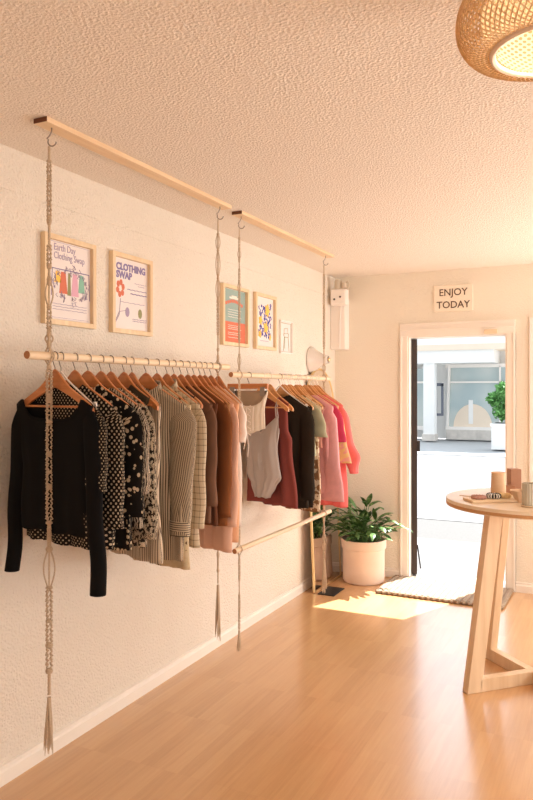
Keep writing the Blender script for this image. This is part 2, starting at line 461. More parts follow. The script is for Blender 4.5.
# planter and bush on the far pavement
py_ = 20.6
PX = lambda p: bx_(p, py_)
px0, px1 = PX(493.5), PX(520)
zt = z_at(423, PX(500), py_); zb0 = -.03
m = MB().box(px0, px1, py_-.4, py_+.4, zb0, zt)
m.box(px0-.03, px1+.03, py_-.43, py_+.43, zt-.08, zt)
tag(obj('street_planter', m, M_bw, None, False, bevel=.01), 'white square street planter across the road under the green bush', 'planter')
def leafcloud(mb, c, rad, n, size, seed, sq=(1, 1, 1)):
    R = random.Random(seed)
    for _ in range(n):
        a = R.uniform(0, 2*pi); b = math.acos(R.uniform(-1, 1)); r = rad*(.55+.45*R.random())
        p = Vector((c[0]+sq[0]*r*sin(b)*cos(a), c[1]+sq[1]*r*sin(b)*sin(a), c[2]+sq[2]*r*cos(b)))
        d = Vector((R.uniform(-1, 1), R.uniform(-1, 1), R.uniform(-.6, 1))).normalized()
        s = d.orthogonal().normalized()*size*.35
        q = p+d*size
        k = d.cross(s)*.25
        mb.add([p, (p+q)/2+s+k, q, (p+q)/2-s+k], [(0, 1, 2), (0, 2, 3)])
M_bush = NT('bush_leaf'); vv = M_bush.coord('Object'); M_bush.col(M_bush.ramp(M_bush.noise(vv, 7), [(.35, (.07, .22, .05)), (.65, (.22, .48, .14))])); M_bush = M_bush.fin(.6)
bush = thing('street_bush', 'green leafy bush growing in the white planter across the road', 'bush', ((px0+px1)/2, py_, zt))
bc = ((px0+px1)/2, py_)
m = MB()
for (pxx, pyy, rr) in ((500, 401, .26), (507, 392, .30), (512, 400, .32), (494, 399, .16), (503, 413, .24), (510, 412, .25), (503, 388, .14)):
    leafcloud(m, (PX(pxx)-bc[0], 0, z_at(pyy, PX(pxx), py_)-zt), rr, 260, .11, pxx)
obj('foliage', m, M_bush, bush, False)
obj('stem', MB().tube([(-.02, 0, .0), (.0, 0, .35), (.05, 0, .75)], .03, 8).tube([(0, 0, .2), (-.18, 0, .6)], .018, 6), plain('bark', (.18, .12, .08), .9), bush)

# ------------------------------------------------------------------ ceiling planks with hooks
def hook_mb(y, z):
    pts = [(0, y, z), (0, y, z-.012), (-.006, y-.004, z-.028), (-.016, y-.008, z-.040)]
    for a in range(0, 13):
        t = radians(150+a*17)
        pts.append((.002+.017*cos(t)*.9, y+.005*cos(t), z-.050+.017*sin(t)))
    return MB().tube(pts, .0026, 7)
ropeY = [y_at(49.2, XROD), y_at(218, XROD), y_at(239.3, XROD), y_at(324, XROD)]
def plank(y0, y1, hooks, label):
    t = thing('ceiling_plank', label, 'wooden plank', (XROD+.012, (y0+y1)/2, ZC), (0, 0, 0), 'pine planks screwed to the ceiling')
    h = (y1-y0)/2
    obj('board', MB().box(-.032, .032, -h, h, -.019, 0), M_plank, t, False, bevel=.0015)
    obj('sawn_end', MB().box(-.031, .031, -h-.0012, -h, -.018, -.001), M_endg, t, False, label='dark sawn end of the plank')
    for y in hooks:
        obj('hook', hook_mb(y-(y0+y1)/2, -.019), M_metal, t)
plank(1.955, ropeY[1]+.07, ropeY[:2], 'long pale pine plank on the ceiling above the nearer clothes rod')
plank(ropeY[2]-.05, ropeY[3]+.09, ropeY[2:], 'pale pine plank on the ceiling above the farther clothes rod')

# ------------------------------------------------------------------ rods
ZR1, ZR2, ZR3 = 1.694, 1.655, .689
def rod(x, y0, y1, z, r, label):
    t = thing('clothes_rod', label, 'rod', (x, y0, z), (0, 0, 0), 'wooden rods hung from macrame ropes')
    obj('pole', MB().tube([(0, 0, 0), (0, .004, 0), (0, (y1-y0)/2, 0), (0, y1-y0, 0)], [r*.94, r, r, r], 20), M_lwood, t)
    obj('end_face', MB().tube([(0, -.0015, 0), (0, 0, 0)], r*.9, 20), plain('end_grain', 'a9744a', .8, nscale=200, var=.2), t)
rod(XROD, y_at(27, XROD), y_at(228, XROD), ZR1, .0155, 'thick pale wooden rod holding the nearer row of clothes')
rod(XROD, y_at(231, XROD), y_at(329, XROD), ZR2, .0150, 'thick pale wooden rod holding the farther row of clothes')
rod(XROD, y_at(234.5, XROD), y_at(330, XROD), ZR3, .0150, 'empty low wooden rod hanging below the farther clothes')

# ------------------------------------------------------------------ macrame ropes
def rope(y, ztop, zbot, rods, label, seed, tassel=.25, wide=1.0):
    R = random.Random(seed)
    t = thing('macrame_rope', label, 'rope', (XROD, y, zbot), (0, 0, 0), 'knotted macrame ropes holding the rods')
    ztas = zbot+tassel; near = y < 3
    secs = []; z = ztop; first = True
    while z > ztas+.015:
        nr = [r for r in rods if 0 < z-r < .05]
        if nr:
            secs.append(('open', z, nr[0]-.04, nr[0])); z = nr[0]-.04; continue
        kind = 'thin' if first else R.choice(['thin', 'thin', 'twist', 'flat', 'flat', 'open']); first = False
        if near and z < ZR1 and z > 1.15 and kind == 'thin': kind = 'flat'
        ln = R.uniform(.04, .10) if kind == 'thin' else R.uniform(.05, .15)
        lim = [r+.045 for r in rods if r < z-.001]
        z2 = max(z-ln, ztas, max(lim) if lim else -1)
        if z-z2 < .008: z2 = z-.010
        secs.append((kind, z, z2, None)); z = z2
    n = 4; paths = [[] for _ in range(n)]
    k0 = (1.25 if (near) else 1.0)*wide
    for (kind, a, b, rc) in secs:
        big = 1.45 if (near and a < ZR1) else 1.0
        K = max(6, int((a-b)/.005))
        for i in range(K):
            s = i/K; zz = a+(b-a)*s; env = sin(pi*s)
            for q in range(n):
                ph = 2*pi*q/n
                if kind == 'thin': R_ = .0016; an = ph+zz*120
                elif kind == 'twist': R_ = .0016+.0016*env**.5; an = ph+zz*230
                elif kind == 'flat': R_ = .0016+(.0030+.0010*sin(zz*700))*min(1, env*3); an = ph+.5*sin(zz*350)
                else: R_ = .0016+.0068*env; an = ph+.6
                R_ *= k0*big*(1 if rc is None else .6)
                x_, y_ = R_*cos(an)*(1.25 if kind in ('flat', 'open') else 1), R_*sin(an)
                if rc is not None:
                    dz = zz-rc; g = exp(-(dz/.022)**2)
                    x_ = x_*(1-g)+(1 if q % 2 else -1)*.0195*g
                paths[q].append((x_, y_, zz-zbot))
    m = MB()
    for q in range(n):
        m.tube(paths[q], .0021*k0, 6)
    obj('cord', m, M_rope, t)
    for (kind, a, b, rc) in secs[:-1]:
        kl = R.choice([.010, .014, .022, .040]); rk = (.0092 if (near and a < ZR1) else .0068)*k0
        if b-kl/2-zbot < tassel*.6: continue
        N = max(8, int(kl/.0015)); prof = []
        for i in range(N+1):
            s = i/N; prof.append((rk*(.40+.60*sin(pi*s)**.6)*(1+.14*cos(i*pi/1.5)), b-zbot-kl/2+kl*s))
        obj('knot', MB().lathe(prof, 12, lobes=4, amp=.10), M_rope, t)
    m = MB()
    for q in range(16):
        a = R.uniform(0, 2*pi); r1 = .015*wide*R.uniform(.4, 1.1); l = tassel*R.uniform(.8, 1)
        pts = []
        for i in range(12):
            s = i/11; r = .0035*wide+(r1-.0035)*s**1.1
            pts.append((r*cos(a+.5*sin(3*s+q)), r*sin(a+.5*sin(3*s+q)), tassel-l*s))
        m.tube(pts, [.0030*wide]*8+[.003, .0025, .002, .001], 5)
    obj('tassel', m, M_rope, t)
zh = ZC-.019-.066
rope(ropeY[0], zh, z_at(757, XROD, ropeY[0]), [ZR1], 'long cream macrame rope in front of the black top, nearest the camera', 3, .22, 1.15)
rope(ropeY[1], zh, z_at(642, XROD, ropeY[1]), [ZR1], 'macrame rope at the far end of the nearer clothes rod', 5, .30, 1.1)
rope(ropeY[2], zh, z_at(652, XROD, ropeY[2]), [ZR2, ZR3], 'thin macrame rope in front of the cream corset, near end of the low rod', 8, .12, .9)
rope(ropeY[3], zh, z_at(595, XROD, ropeY[3]), [ZR2, ZR3], 'macrame rope at the far end of the low rod, above the black floor plate', 11, .26, 1.25)

# ------------------------------------------------------------------ hangers
def ztopf(u):
    return -.050-.034*(1-exp(-(u/.052)**2))-.098*(abs(u)/.21)**1.2
def hook_pts(r, top=-.055):
    pts = []
    for a in range(0, 15):
        t = radians(-35+a*17)
        pts.append((0, 0, 0)) if False else pts.append((r*cos(t), 0, r*sin(t)))
    # come back down to the stem
    pts += [(-.006, 0, -.030), (0, 0, -.040), (0, 0, top-.01)]
    return pts
def hanger(px, xrod, zrod, th, label, group, kind='wood', rr=.0155):
    y = y_at(px, xrod)
    cat = 'clothes hanger'
    t = thing('clothes_hanger', label, cat, (xrod, y, zrod), (0, 0, radians(th)), group)
    mw = M_hang if kind == 'wood' else M_hangp
    if kind in ('wood', 'pale'):
        N = 28; vs = []; fs = []
        for i in range(N+1):
            u = -.215+.43*i/N; zt_ = ztopf(u); bd = .027+.034*exp(-(u/.055)**2)
            e = min(1, (.215-abs(u))/.012+.25); mid = zt_-bd/2; bd *= min(1, .4+.6*e)
            h = .0052
            vv_ = .003*(abs(u)/.21)**2      # arms curve a little to the front
            for (dv, dz) in ((-h, .5), (-h*.5, .56), (h*.5, .56), (h, .5), (h, -.5), (h*.5, -.56), (-h*.5, -.56), (-h, -.5)):
                vs.append((u, dv-vv_, mid+dz*bd))
        for i in range(N):
            for q in range(8):
                fs.append((i*8+q, i*8+(q+1) % 8, (i+1)*8+(q+1) % 8, (i+1)*8+q))
        fs += [tuple(range(7, -1, -1)), tuple(N*8+q for q in range(8))]
        m = MB().add(vs, fs, [(p[0], p[2]) for p in vs]); obj('body', m, mw, t)
        obj('crossbar', MB().tube([(-.185, -.008, -.185), (.185, -.008, -.185)], .0042, 8), mw, t)
    elif kind == 'thin':
        pts = []
        for i in range(31):
            u = -.20+.40*i/30; pts.append((u, 0, -.055-.115*abs(u)/.2-.01*(1-exp(-(u/.03)**2))))
        for i in range(9):
            a = -pi/2*0+pi/2-pi*i/8; pts.append((.20+.012*cos(a), 0, -.180+.012*sin(a)))
        pts += [(.1, 0, -.192), (0, 0, -.192), (-.1, 0, -.192)]
        for i in range(9):
            a = -pi/2-pi*i/8; pts.append((-.20+.012*cos(a), 0, -.180+.012*sin(a)))
        obj('body', MB().tube(pts, .0035, 8), M_white, t)
    hp = hook_pts(rr+.0025)
    obj('hook', MB().tube(hp, .0019 if kind != 'pale' else .0024, 6), M_metal if kind != 'pale' else M_hookw, t)
    return t, y
M_hookw = plain('pale_hook_sleeve', (.82, .76, .70), .5, bump=0)

# ------------------------------------------------------------------ garments
def interp(pts, s):
    for i in range(len(pts)-1):
        if s <= pts[i+1][0]:
            a, b = pts[i], pts[i+1]; k = (s-a[0])/max(1e-6, b[0]-a[0]); k = k*k*(3-2*k)
            return a[1]+(b[1]-a[1])*k
    return pts[-1][1]
def garment(name, label, cat, group, mat, px, xrod, zrod, th, length, wp, neck=.09, drop=.05, d=.022, fold=.011, seed=0,
            sleeve=None, strap=None, collar=None, placket=None, extra=None, hemcurve=0, top=None, k=9, backdrop=.02):
    """wp: half width at fractions of the length; length measured below the shoulder tip; local -y is the front."""
    y = y_at(px, xrod); R = random.Random(seed*7+3)
    t = thing(name, label, cat, (xrod, y, zrod), (0, 0, radians(th)), group)
    ws = wp[0][1]; p1, p2, p3 = R.uniform(0, 6), R.uniform(0, 6), R.uniform(0, 6)
    zsh = ztopf(ws)
    zhem = zsh-length
    def zt_(u, front):
        if top is not None:
            return top + (-.075+.10*(abs(u)/ws) if front else -.05)
        z = ztopf(u)+.004
        au = abs(u)
        if au < neck:
            dd = drop if front else backdrop
            e = 1-(au/neck)**(6 if drop > .07 else 2.5)
            z = ztopf(neck)+.004-dd*e
        return z
    def fn(a_, s):
        a = 2*pi*a_; c_, s_ = cos(a), sin(a)
        uu = math.copysign(abs(c_)**.8, c_); vv_ = math.copysign(abs(s_)**.55, s_) if abs(s_) > 1e-6 else 0
        W = interp(wp, s); u = uu*W
        front = vv_ < 0
        dd = (.013+(d-.013)*min(1, s*3.5)) * (1.0 if abs(uu) < .985 else .75)
        fo = fold*min(1, s*2.2)*(sin(uu*k+p1+s*1.5)+.6*sin(uu*k*1.9+p2-s*2)) * (1-.2*abs(uu))
        u += .006*sin(s*9+p3)*min(1, s*3)
        v = dd*vv_+fo-.008*(1-s)
        zT = zt_(max(-1, min(1, uu))*ws, front)
        ze = zhem + hemcurve*(uu*uu) + .004*sin(uu*7+p1)
        z = zT*(1-s)+ze*s
        return (u, v, z), (u+(0 if front else .5), z)
    obj('body', MB().grid(fn, 56, 30, True), mat, t, label=None, solid=.0014)
    if sleeve:
        kind, ln, h0, h1, out, sm = sleeve
        for sd in (-1, 1):
            L = ln if not isinstance(ln, tuple) else ln[0 if sd < 0 else 1]
            def fs(a_, s, sd=sd, L=L):
                a = 2*pi*a_
                e = min(1, s*L/.09); hw = h0*sqrt(max(.02, 1-(1-e)**2)) if e < 1 else h0+(h1-h0)*((s*L-.09)/max(.01, L-.09))
                if kind == 'balloon': hw = hw*(1+1.5*exp(-((s-.76)/.13)**2)+.12*sin(a*9)*s)
                cu = ws-.035+.02*e+out*s
                if kind == 'bell': hw = h0*.8*e+h1*s**2
                dz = zsh+.012-L*s
                fo = .006*sin(s*14+p2)*s
                return (sd*(cu+cos(a)*hw), sin(a)*(.016+.010*s)*(1.5 if kind == 'balloon' else 1)*min(1, .2+e)-.006+fo, dz), (a*hw*.9+.3*sd, dz)
            so = obj('sleeve', MB().grid(fs, 22, 22, True), sm or mat, t, solid=.0014)
            if kind == 'cuff':
                z0 = zsh+.012-L
                cu = ws-.015+out
                c = MB().lathe([(h1*1.06, 0), (h1*1.1, .02), (h1*1.1, .055), (h1*1.04, .062)], 20, (sd*cu, -.006, z0-.004), sy=.55)
                obj('cuff', c, M_cuff, so)
    if strap:
        zs, us = strap
        for sd in (-1, 1):
            obj('strap', MB().tube([(sd*us*1.02, -.012, zs), (sd*us*.96, -.012, zs*.45+ztopf(us)*.55), (sd*.125, -.002, ztopf(.125)+.006), (sd*us*.9, .01, zs*.6+ztopf(us)*.4), (sd*us*.95, .014, zs)], .0035, 6), mat, t)
    if collar:
        c = MB(); zc = ztopf(neck)
        def fc(a_, s):
            a = 2*pi*a_
            r = neck*(1.04+.22*s); fr_ = (1-sin(a))/2
            return (r*cos(a), r*.34*sin(a)-.01, zc+.034*(1-s)-.03*s*1.0-.055*fr_**2), (a*.06, s*.06)
        obj('collar', c.grid(fc, 28, 6, True), collar, t, solid=.002)
    if placket:
        m = MB(); zt0 = ztopf(neck)-drop; 
        def fp(a_, s):
            z = zt0*(1-s)+(zhem+.01)*s
            p, q = fn(.75, (zt0-z)/max(.01, (zt0-zhem)))
            return (p[0]+(a_-.5)*.03, p[1]-.004, z), (a_*.03, z)
        obj('placket', m.grid(fp, 2, 24), mat, t, solid=.001)
        m = MB()
        for i in range(6):
            p, q = fn(.75, .04+i*.155); m.lathe([(.001, 0), (.005, .0006), (.005, .002), (.001, .0025)], 10, (0, 0, 0))
            b = len(m.v)-40; m.v[b:] = [(x+p[0], p[1]-.006-z, y_+p[2]) for x, y_, z in m.v[b:]]
        obj('button', m, placket, t)
    return t

G1 = 'clothes on the nearer rod'; G2 = 'clothes on the farther rod'
H1 = 'wooden hangers on the nearer rod'; H2 = 'pale wooden hangers on the farther rod'
m_black = fabric('black_jersey', (.0065, .0055, .0055), .95, .3)
m_dot = pattern('small_dot_print', 'dots', (.009, .007, .006), (.50, .40, .27), 74, .22)
m_dot2 = pattern('dot_print', 'dots', (.009, .007, .006), (.60, .48, .34), 62, .27)
m_bigdot = pattern('large_blot_print', 'blots', (.010, .008, .007), (.60, .48, .33), 46, .36)
m_zebra = pattern('zebra_print', 'zebra', (.03, .022, .016), (.55, .44, .33), 24, .5)
m_pais = pattern('paisley_print', 'floral', (.022, .016, .012), (.52, .42, .30), 62, .50)
m_olive = fabric('olive_cloth', (.060, .044, .026), .9, .2)
m_str = pattern('fine_stripe', 'vstripe', (.52, .42, .30), (.055, .04, .03), 108, .36)
m_str2 = pattern('fine_stripe_pale', 'vstripe', (.56, .45, .33), (.12, .085, .06), 100, .32)
M_cuff = pattern('cuff_stripe', 'hstripe', (.52, .42, .30), (.055, .04, .03), 108, .36)
m_flor = pattern('cream_floral', 'floral', (.14, .08, .035), (.55, .43, .27), 26, .40, (.58, .46, .30))
m_plaid = pattern('cream_check', 'plaid', (.58, .47, .33), (.16, .12, .09), 38, .16)
m_dbrown = fabric('dark_brown_knit', (.045, .018, .013), .9, .2)
m_brown = fabric('brown_knit', (.19, .095, .058), .95, .25)
m_choc = fabric('chocolate_cloth', (.13, .05, .025), .9, .2)
m_rust = fabric('rust_cloth', (.24, .085, .030), .9, .2)
m_caramel = fabric('caramel_cloth', (.50, .25, .11), .9, .2)
m_dusty = fabric('dusty_pink_cloth', (.74, .45, .33), .9, .12)
m_peach = fabric('peach_cloth', (.80, .46, .28), .9, .12)
m_cream = fabric('cream_cloth', (.80, .70, .62), .9, .1)
m_corset = fabric('corset_cotton', (.74, .64, .52), .9, .12)
m_grey = fabric('pale_grey_jersey', (.47, .41, .38), .8, .1)
m_maroon = fabric('maroon_linen', (.24, .060, .050), .9, .15)
m_charc = fabric('charcoal_cloth', (.035, .026, .018), .9, .2)
m_sage = fabric('sage_cloth', (.55, .53, .36), .9, .12)
m_camo = pattern('brown_cream_print', 'floral', (.26, .13, .06), (.72, .58, .42), 18, .50)
m_mauve = fabric('mauve_cloth', (.45, .20, .15), .9, .12)
m_pinkc = fabric('light_pink_satin', (.90, .46, .48), .5, .25, 30)
m_mag = fabric('magenta_cloth', (.62, .06, .13), .8, .15)
m_yelp = pattern('yellow_pink_print', 'floral', (.80, .40, .32), (.82, .58, .25), 20, .5)
m_coral = fabric('coral_cloth', (.88, .19, .18), .8, .15)

TANK = [(0, .165), (.06, .145), (.22, .14), (.36, .20), (1, .215)]
TEE = [(0, .232), (.1, .218), (.3, .20), (1, .205)]
SHIRT = [(0, .232), (.15, .222), (.5, .215), (1, .225)]
def put(px, rod, th, hkind, hlab, *a, **kw):
    xr, zr = XROD, (ZR1 if rod == 1 else ZR2)
    hanger(px, xr, zr, th, hlab, H1 if rod == 1 else H2, hkind)
    return a, kw
def wear(px, rod, th, hk, short, name, label, cat, mat, length, wp, seed, **kw):
    xr, zr = XROD, (ZR1 if rod == 1 else ZR2)
    nm = {'wood': 'brown wooden hanger', 'pale': 'pale wooden hanger', 'thin': 'thin white hanger'}[hk]
    hanger(px, xr, zr, th, '%s holding the %s' % (nm, short), H1 if rod == 1 else H2, hk)
    garment(name, label, cat, G1 if rod == 1 else G2, mat, px, xr, zr, th, length, wp, seed=seed, **kw)

# nearer rod, left to right
wear(55, 1, -9, 'wood', 'black long-sleeved top', 'long_sleeve_top', 'plain black long-sleeved top with wide neck, nearest on the rod', 'top', m_black, .465,
     [(0, .215), (.2, .20), (.5, .185), (1, .19)], 1, neck=.165, drop=.075, d=.02, fold=.003, sleeve=('long', (.655, .67), .040, .030, .045, None))
wear(61, 1, -13, 'thin', 'polka dot blouse behind the black top', 'blouse', 'black polka dot blouse directly behind the plain black top', 'blouse', m_dot, .50, SHIRT, 2, neck=.06, drop=.03, sleeve=('long', .3, .06, .055, .0, None))
wear(75, 1, -9, 'wood', 'black shirt with even small dots', 'shirt', 'black shirt with even small cream dots beside the black sleeve', 'shirt', m_dot2, .52, [(0, .224), (.2, .215), (.5, .20), (1, .20)], 3, neck=.07, drop=.03, sleeve=('long', .45, .065, .06, .0, None))
wear(88, 1, -2, 'wood', 'black blouse with large blotchy dots', 'blouse', 'black blouse with large blotchy cream dots', 'blouse', m_bigdot, .54, SHIRT, 4, neck=.07, drop=.03, sleeve=('long', .42, .065, .06, .0, None), fold=.012)
wear(101, 1, -9, 'wood', 'zebra striped blouse', 'blouse', 'zebra striped black and cream blouse showing at the shoulders', 'blouse', m_zebra, .46, SHIRT, 5, neck=.08, drop=.03, sleeve=('long', .34, .055, .055, .0, None))
wear(111, 1, -13, 'wood', 'black and cream paisley blouse', 'blouse', 'black and cream paisley blouse left of the olive tank', 'blouse', m_pais, .55, SHIRT, 6, neck=.08, drop=.03, sleeve=('long', .52, .055, .06, .005, None), fold=.012)
wear(124, 1, -13, 'wood', 'plain olive brown tank', 'tank_top', 'plain dark olive brown tank top with bare wooden hanger tip', 'tank top', m_olive, .53, [(0, .17), (.06, .16), (.22, .16), (.36, .195), (1, .20)], 7, neck=.07, drop=.03)
wear(132, 1, -22, 'wood', 'pale finely striped long shirt', 'shirt', 'pale finely striped long shirt with hem showing lowest left', 'shirt', m_str2, .64, SHIRT, 8, neck=.07, drop=.03)
wear(146, 1, -6, 'wood', 'striped shirt with folded cuff', 'shirt', 'large striped cream and brown shirt with cuffed sleeve', 'shirt', m_str, .66, SHIRT, 9, neck=.085, drop=.05,
     sleeve=('cuff', .56, .075, .048, -.02, None), collar=m_str, fold=.014)
wear(157, 1, -15, 'wood', 'cream floral dress', 'dress', 'cream dress with brown floral hem below the striped shirt', 'dress', m_flor, .71, SHIRT, 10, neck=.07, drop=.04)
wear(167, 1, -16, 'wood', 'cream checked shirt', 'shirt', 'cream checked shirt just right of the striped shirt sleeve', 'shirt', m_plaid, .63, SHIRT, 11, neck=.07, drop=.03, collar=m_plaid, sleeve=('long', .55, .055, .05, -.01, None))
wear(174, 1, -20, 'wood', 'dark plum brown top', 'knit_top', 'dark plum brown sleeveless knit top', 'top', m_dbrown, .50, TANK, 12, neck=.07, drop=.03)
wear(181, 1, -18, 'wood', 'mid brown knit tee', 'knit_top', 'mid brown knit top with slim sleeve right of the dark one', 'top', m_brown, .54, TEE, 13, neck=.07, drop=.03, sleeve=('short', .47, .045, .04, -.005, None))
wear(188, 1, -20, 'wood', 'chocolate brown shirt', 'shirt', 'chocolate brown plain shirt between brown knit and rust shirt', 'shirt', m_choc, .56, TEE, 14, neck=.07, drop=.03)
wear(194, 1, -15, 'wood', 'rust brown shirt', 'shirt', 'rust brown long plain shirt', 'shirt', m_rust, .575, SHIRT, 15, neck=.07, drop=.03, sleeve=('long', .54, .05, .045, -.01, None))
wear(200, 1, -19, 'wood', 'caramel top', 'knit_top', 'short caramel tan top between rust shirt and dusty pink top', 'top', m_caramel, .50, TEE, 16, neck=.07, drop=.03)
wear(205, 1, -21, 'wood', 'dusty pink tunic', 'tunic', 'dusty pink long tunic with the lowest pink hem', 'tunic', m_dusty, .72, TEE, 17, neck=.07, drop=.03, sleeve=('long', .60, .05, .045, -.01, None))
wear(211, 1, -22, 'wood', 'peach dress', 'dress', 'bright peach plain dress beside the white tee', 'dress', m_peach, .68, TEE, 18, neck=.07, drop=.03)
wear(218, 1, -27, 'wood', 'white tee', 't_shirt', 'off white short-sleeved tee at the far end of nearer rod', 't-shirt', m_cream, .61, TEE, 19, neck=.08, drop=.03, sleeve=('short', .20, .045, .045, -.01, None))

# farther rod: clip hanger with corset
y = y_at(249, XROD)
ch = thing('clip_hanger', 'wide flat wooden clip hanger holding the cream corset', 'clip hanger', (XROD, y, ZR2), (0, 0, radians(-8)))
obj('bar', MB().box(-.15, .13, -.007, .007, -.077, -.047), M_hang, ch, False, bevel=.003)
obj('hook', MB().tube(hook_pts(.0175), .0022, 6), M_metal, ch)
for sx in (-.11, .10):
    obj('clip', MB().box(sx-.016, sx+.016, -.014, -.008, -.118, -.066).box(sx-.016, sx+.016, .008, .014, -.118, -.066).tube([(sx-.014, 0, -.08), (sx+.014, 0, -.08)], .009, 8), M_metal, ch, False)
co = thing('corset', 'cream lace-up corset clipped in front of the grey bodysuit', 'corset', (XROD, y, ZR2), (0, 0, radians(-8)), G2)
def cor(front):
    def f(a_, s):
        a = pi*a_+(pi if front else 0); W = interp([(0, .13), (.5, .108), (1, .112)], s); c_ = cos(a); s_ = sin(a)
        zt = -.088-(.085*(1-abs(c_)**3) if front else 0)
        zb = -.30-.035*(1-abs(c_))*(1 if front else .2)
        return (W*math.copysign(abs(c_)**.8, c_), .020*s_-.004+.002*sin(a*14), zt+(zb-zt)*s), (W*c_, s)
    return f
obj('body', MB().grid(cor(True), 36, 14), m_corset, co, solid=.003)
obj('back_panel', MB().grid(cor(False), 36, 14), fabric('taupe_lining', (.42, .30, .20), .9), co, solid=.003, label='taupe back lining seen inside the top')
for sx in (-.055, .0, .05):
    obj('boning', MB().tube([(sx, -.026, -.178), (sx*.9, -.027, -.24), (sx*.9, -.025, -.31)], .0035, 6), m_cream, co)
m = MB()
for i in range(5):
    z = -.17-i*.035; m.tube([(-.02, -.027, z), (.03, -.027, z-.028)], .0028, 5); m.tube([(.03, -.027, z), (-.02, -.027, z-.028)], .0028, 5)
m.tube([(.005, -.027, -.33), (.02, -.03, -.40), (.012, -.03, -.46)], .003, 5); m.tube([(.005, -.027, -.33), (-.015, -.03, -.42)], .003, 5)
obj('lacing', m, m_cream, co)
obj('tag', MB().box(-.15, -.085, -.03, -.028, -.30, -.225), M_paper, co, False, label='white paper price tag')

wear(263, 2, -20, 'pale', 'pale grey bodysuit', 'bodysuit', 'pale grey strappy bodysuit in front of the maroon top', 'bodysuit', m_grey, .57,
     [(0, .14), (.25, .118), (.55, .128), (.70, .135), (.84, .09), (1, .05)], 21, top=-.255, strap=(-.245, .12), fold=.006, d=.025)
wear(270, 2, -25, 'pale', 'maroon sleeveless top', 'tank_top', 'maroon sleeveless linen top behind the grey bodysuit', 'tank top', m_maroon, .60, [(0, .18), (.08, .165), (.25, .165), (.36, .205), (1, .235)], 22, neck=.10, drop=.06)
wear(280, 2, -15, 'thin', 'black top beside the maroon one', 'long_sleeve_top', 'brownish black top just right of the maroon top', 'top', m_charc, .60, SHIRT, 23, neck=.08, drop=.03, sleeve=('long', .56, .055, .05, .0, None))
wear(285, 2, -19, 'pale', 'charcoal shirt', 'shirt', 'charcoal shirt between the black top and the sage tee', 'shirt', m_charc, .60, SHIRT, 24, neck=.08, drop=.03)
wear(291, 2, -20, 'pale', 'sage green tee', 't_shirt', 'short sage green tee with wide cap sleeve', 't-shirt', m_sage, .30, TEE, 25, neck=.08, drop=.03, sleeve=('short', .19, .07, .085, .01, None))
wear(296, 2, -21, 'pale', 'brown and cream print dress', 'dress', 'brown and cream printed dress hanging below the sage tee', 'dress', m_camo, .66, TEE, 26, neck=.08, drop=.03)
wear(300, 2, -21, 'pale', 'mauve sleeveless top', 'tank_top', 'small mauve brown top between sage tee and light pink blouse', 'tank top', m_mauve, .26, TEE, 27, neck=.08, drop=.03)
wear(305, 2, -13, 'pale', 'light pink long-sleeved blouse', 'blouse', 'light pink long-sleeved satin blouse', 'blouse', m_pinkc, .58, SHIRT, 28, neck=.08, drop=.03, sleeve=('bell', .62, .05, .05, .01, None))
wear(309, 2, -15, 'pale', 'short magenta tee', 't_shirt', 'short magenta tee right of the light pink blouse', 't-shirt', m_mag, .30, TEE, 29, neck=.08, drop=.03, sleeve=('short', .24, .06, .075, .015, None))
wear(311, 2, -14, 'pale', 'yellow printed blouse', 'blouse', 'yellow and pink printed blouse showing under the magenta tee', 'blouse', m_yelp, .36, SHIRT, 30, neck=.08, drop=.03, sleeve=('bell', .38, .055, .05, .02, None))
wear(315, 2, -10, 'pale', 'coral pink balloon-sleeved blouse', 'blouse', 'coral pink blouse with gathered balloon sleeves, farthest on the rod', 'blouse', m_coral, .68, [(0, .225), (.2, .22), (.6, .235), (1, .255)], 31, neck=.08, drop=.03, fold=.016, k=14, sleeve=('balloon', .46, .040, .022, .10, None))
for i, (px, th) in enumerate(((283, -20), (289, -21), (298, -19), (318, -16))):
    hanger(px, XROD, ZR2, th, ['empty pale wooden hanger between the black top and charcoal shirt', 'empty pale wooden hanger just left of the sage tee',
           'empty pale wooden hanger above the printed dress', 'empty pale wooden hanger last at the far rod end'][i], H2, 'pale')

# ------------------------------------------------------------------ framed pictures on the left wall
def picture(px0, px1, ytopL, ybotL, label, name='framed_poster', t=.022, depth=.026, fm=None):
    x = XL+depth
    y0, y1 = y_at(px0, x), y_at(px1, x)
    z1, z0 = z_at(ytopL, x, y0), z_at(ybotL, x, y0)
    W, H = y1-y0, z1-z0
    o = thing(name, label, 'framed poster', (XL, y0, z0), (pi/2, 0, pi/2), 'framed posters on the left wall')
    m = MB()
    m.box(0, t, 0, H, 0, depth); m.box(W-t, W, 0, H, 0, depth); m.box(t, W-t, 0, t, 0, depth); m.box(t, W-t, H-t, H, 0, depth)
    obj('frame', m, fm or M_pf, o, False, bevel=.001)
    obj('print', MB().box(t, W-t, t, H-t, .002, .006), M_paper, o, False)
    return o, W, H
M_pf = wood('frame_oak', 'dcbd93', 'ecd3ae', 'Y', .6)
def flat(name, poly, m, o, z=.0066, label=None):
    return obj(name, MB().prism(poly, .006, z), m, o, False, label)
def wav(x0, x1, y, o, m, r=.0012, amp=.003, n=12):
    return obj('line', MB().tube([(x0+(x1-x0)*i/n, y+amp*sin(i*1.3), .0072) for i in range(n+1)], r, 5), m, o)

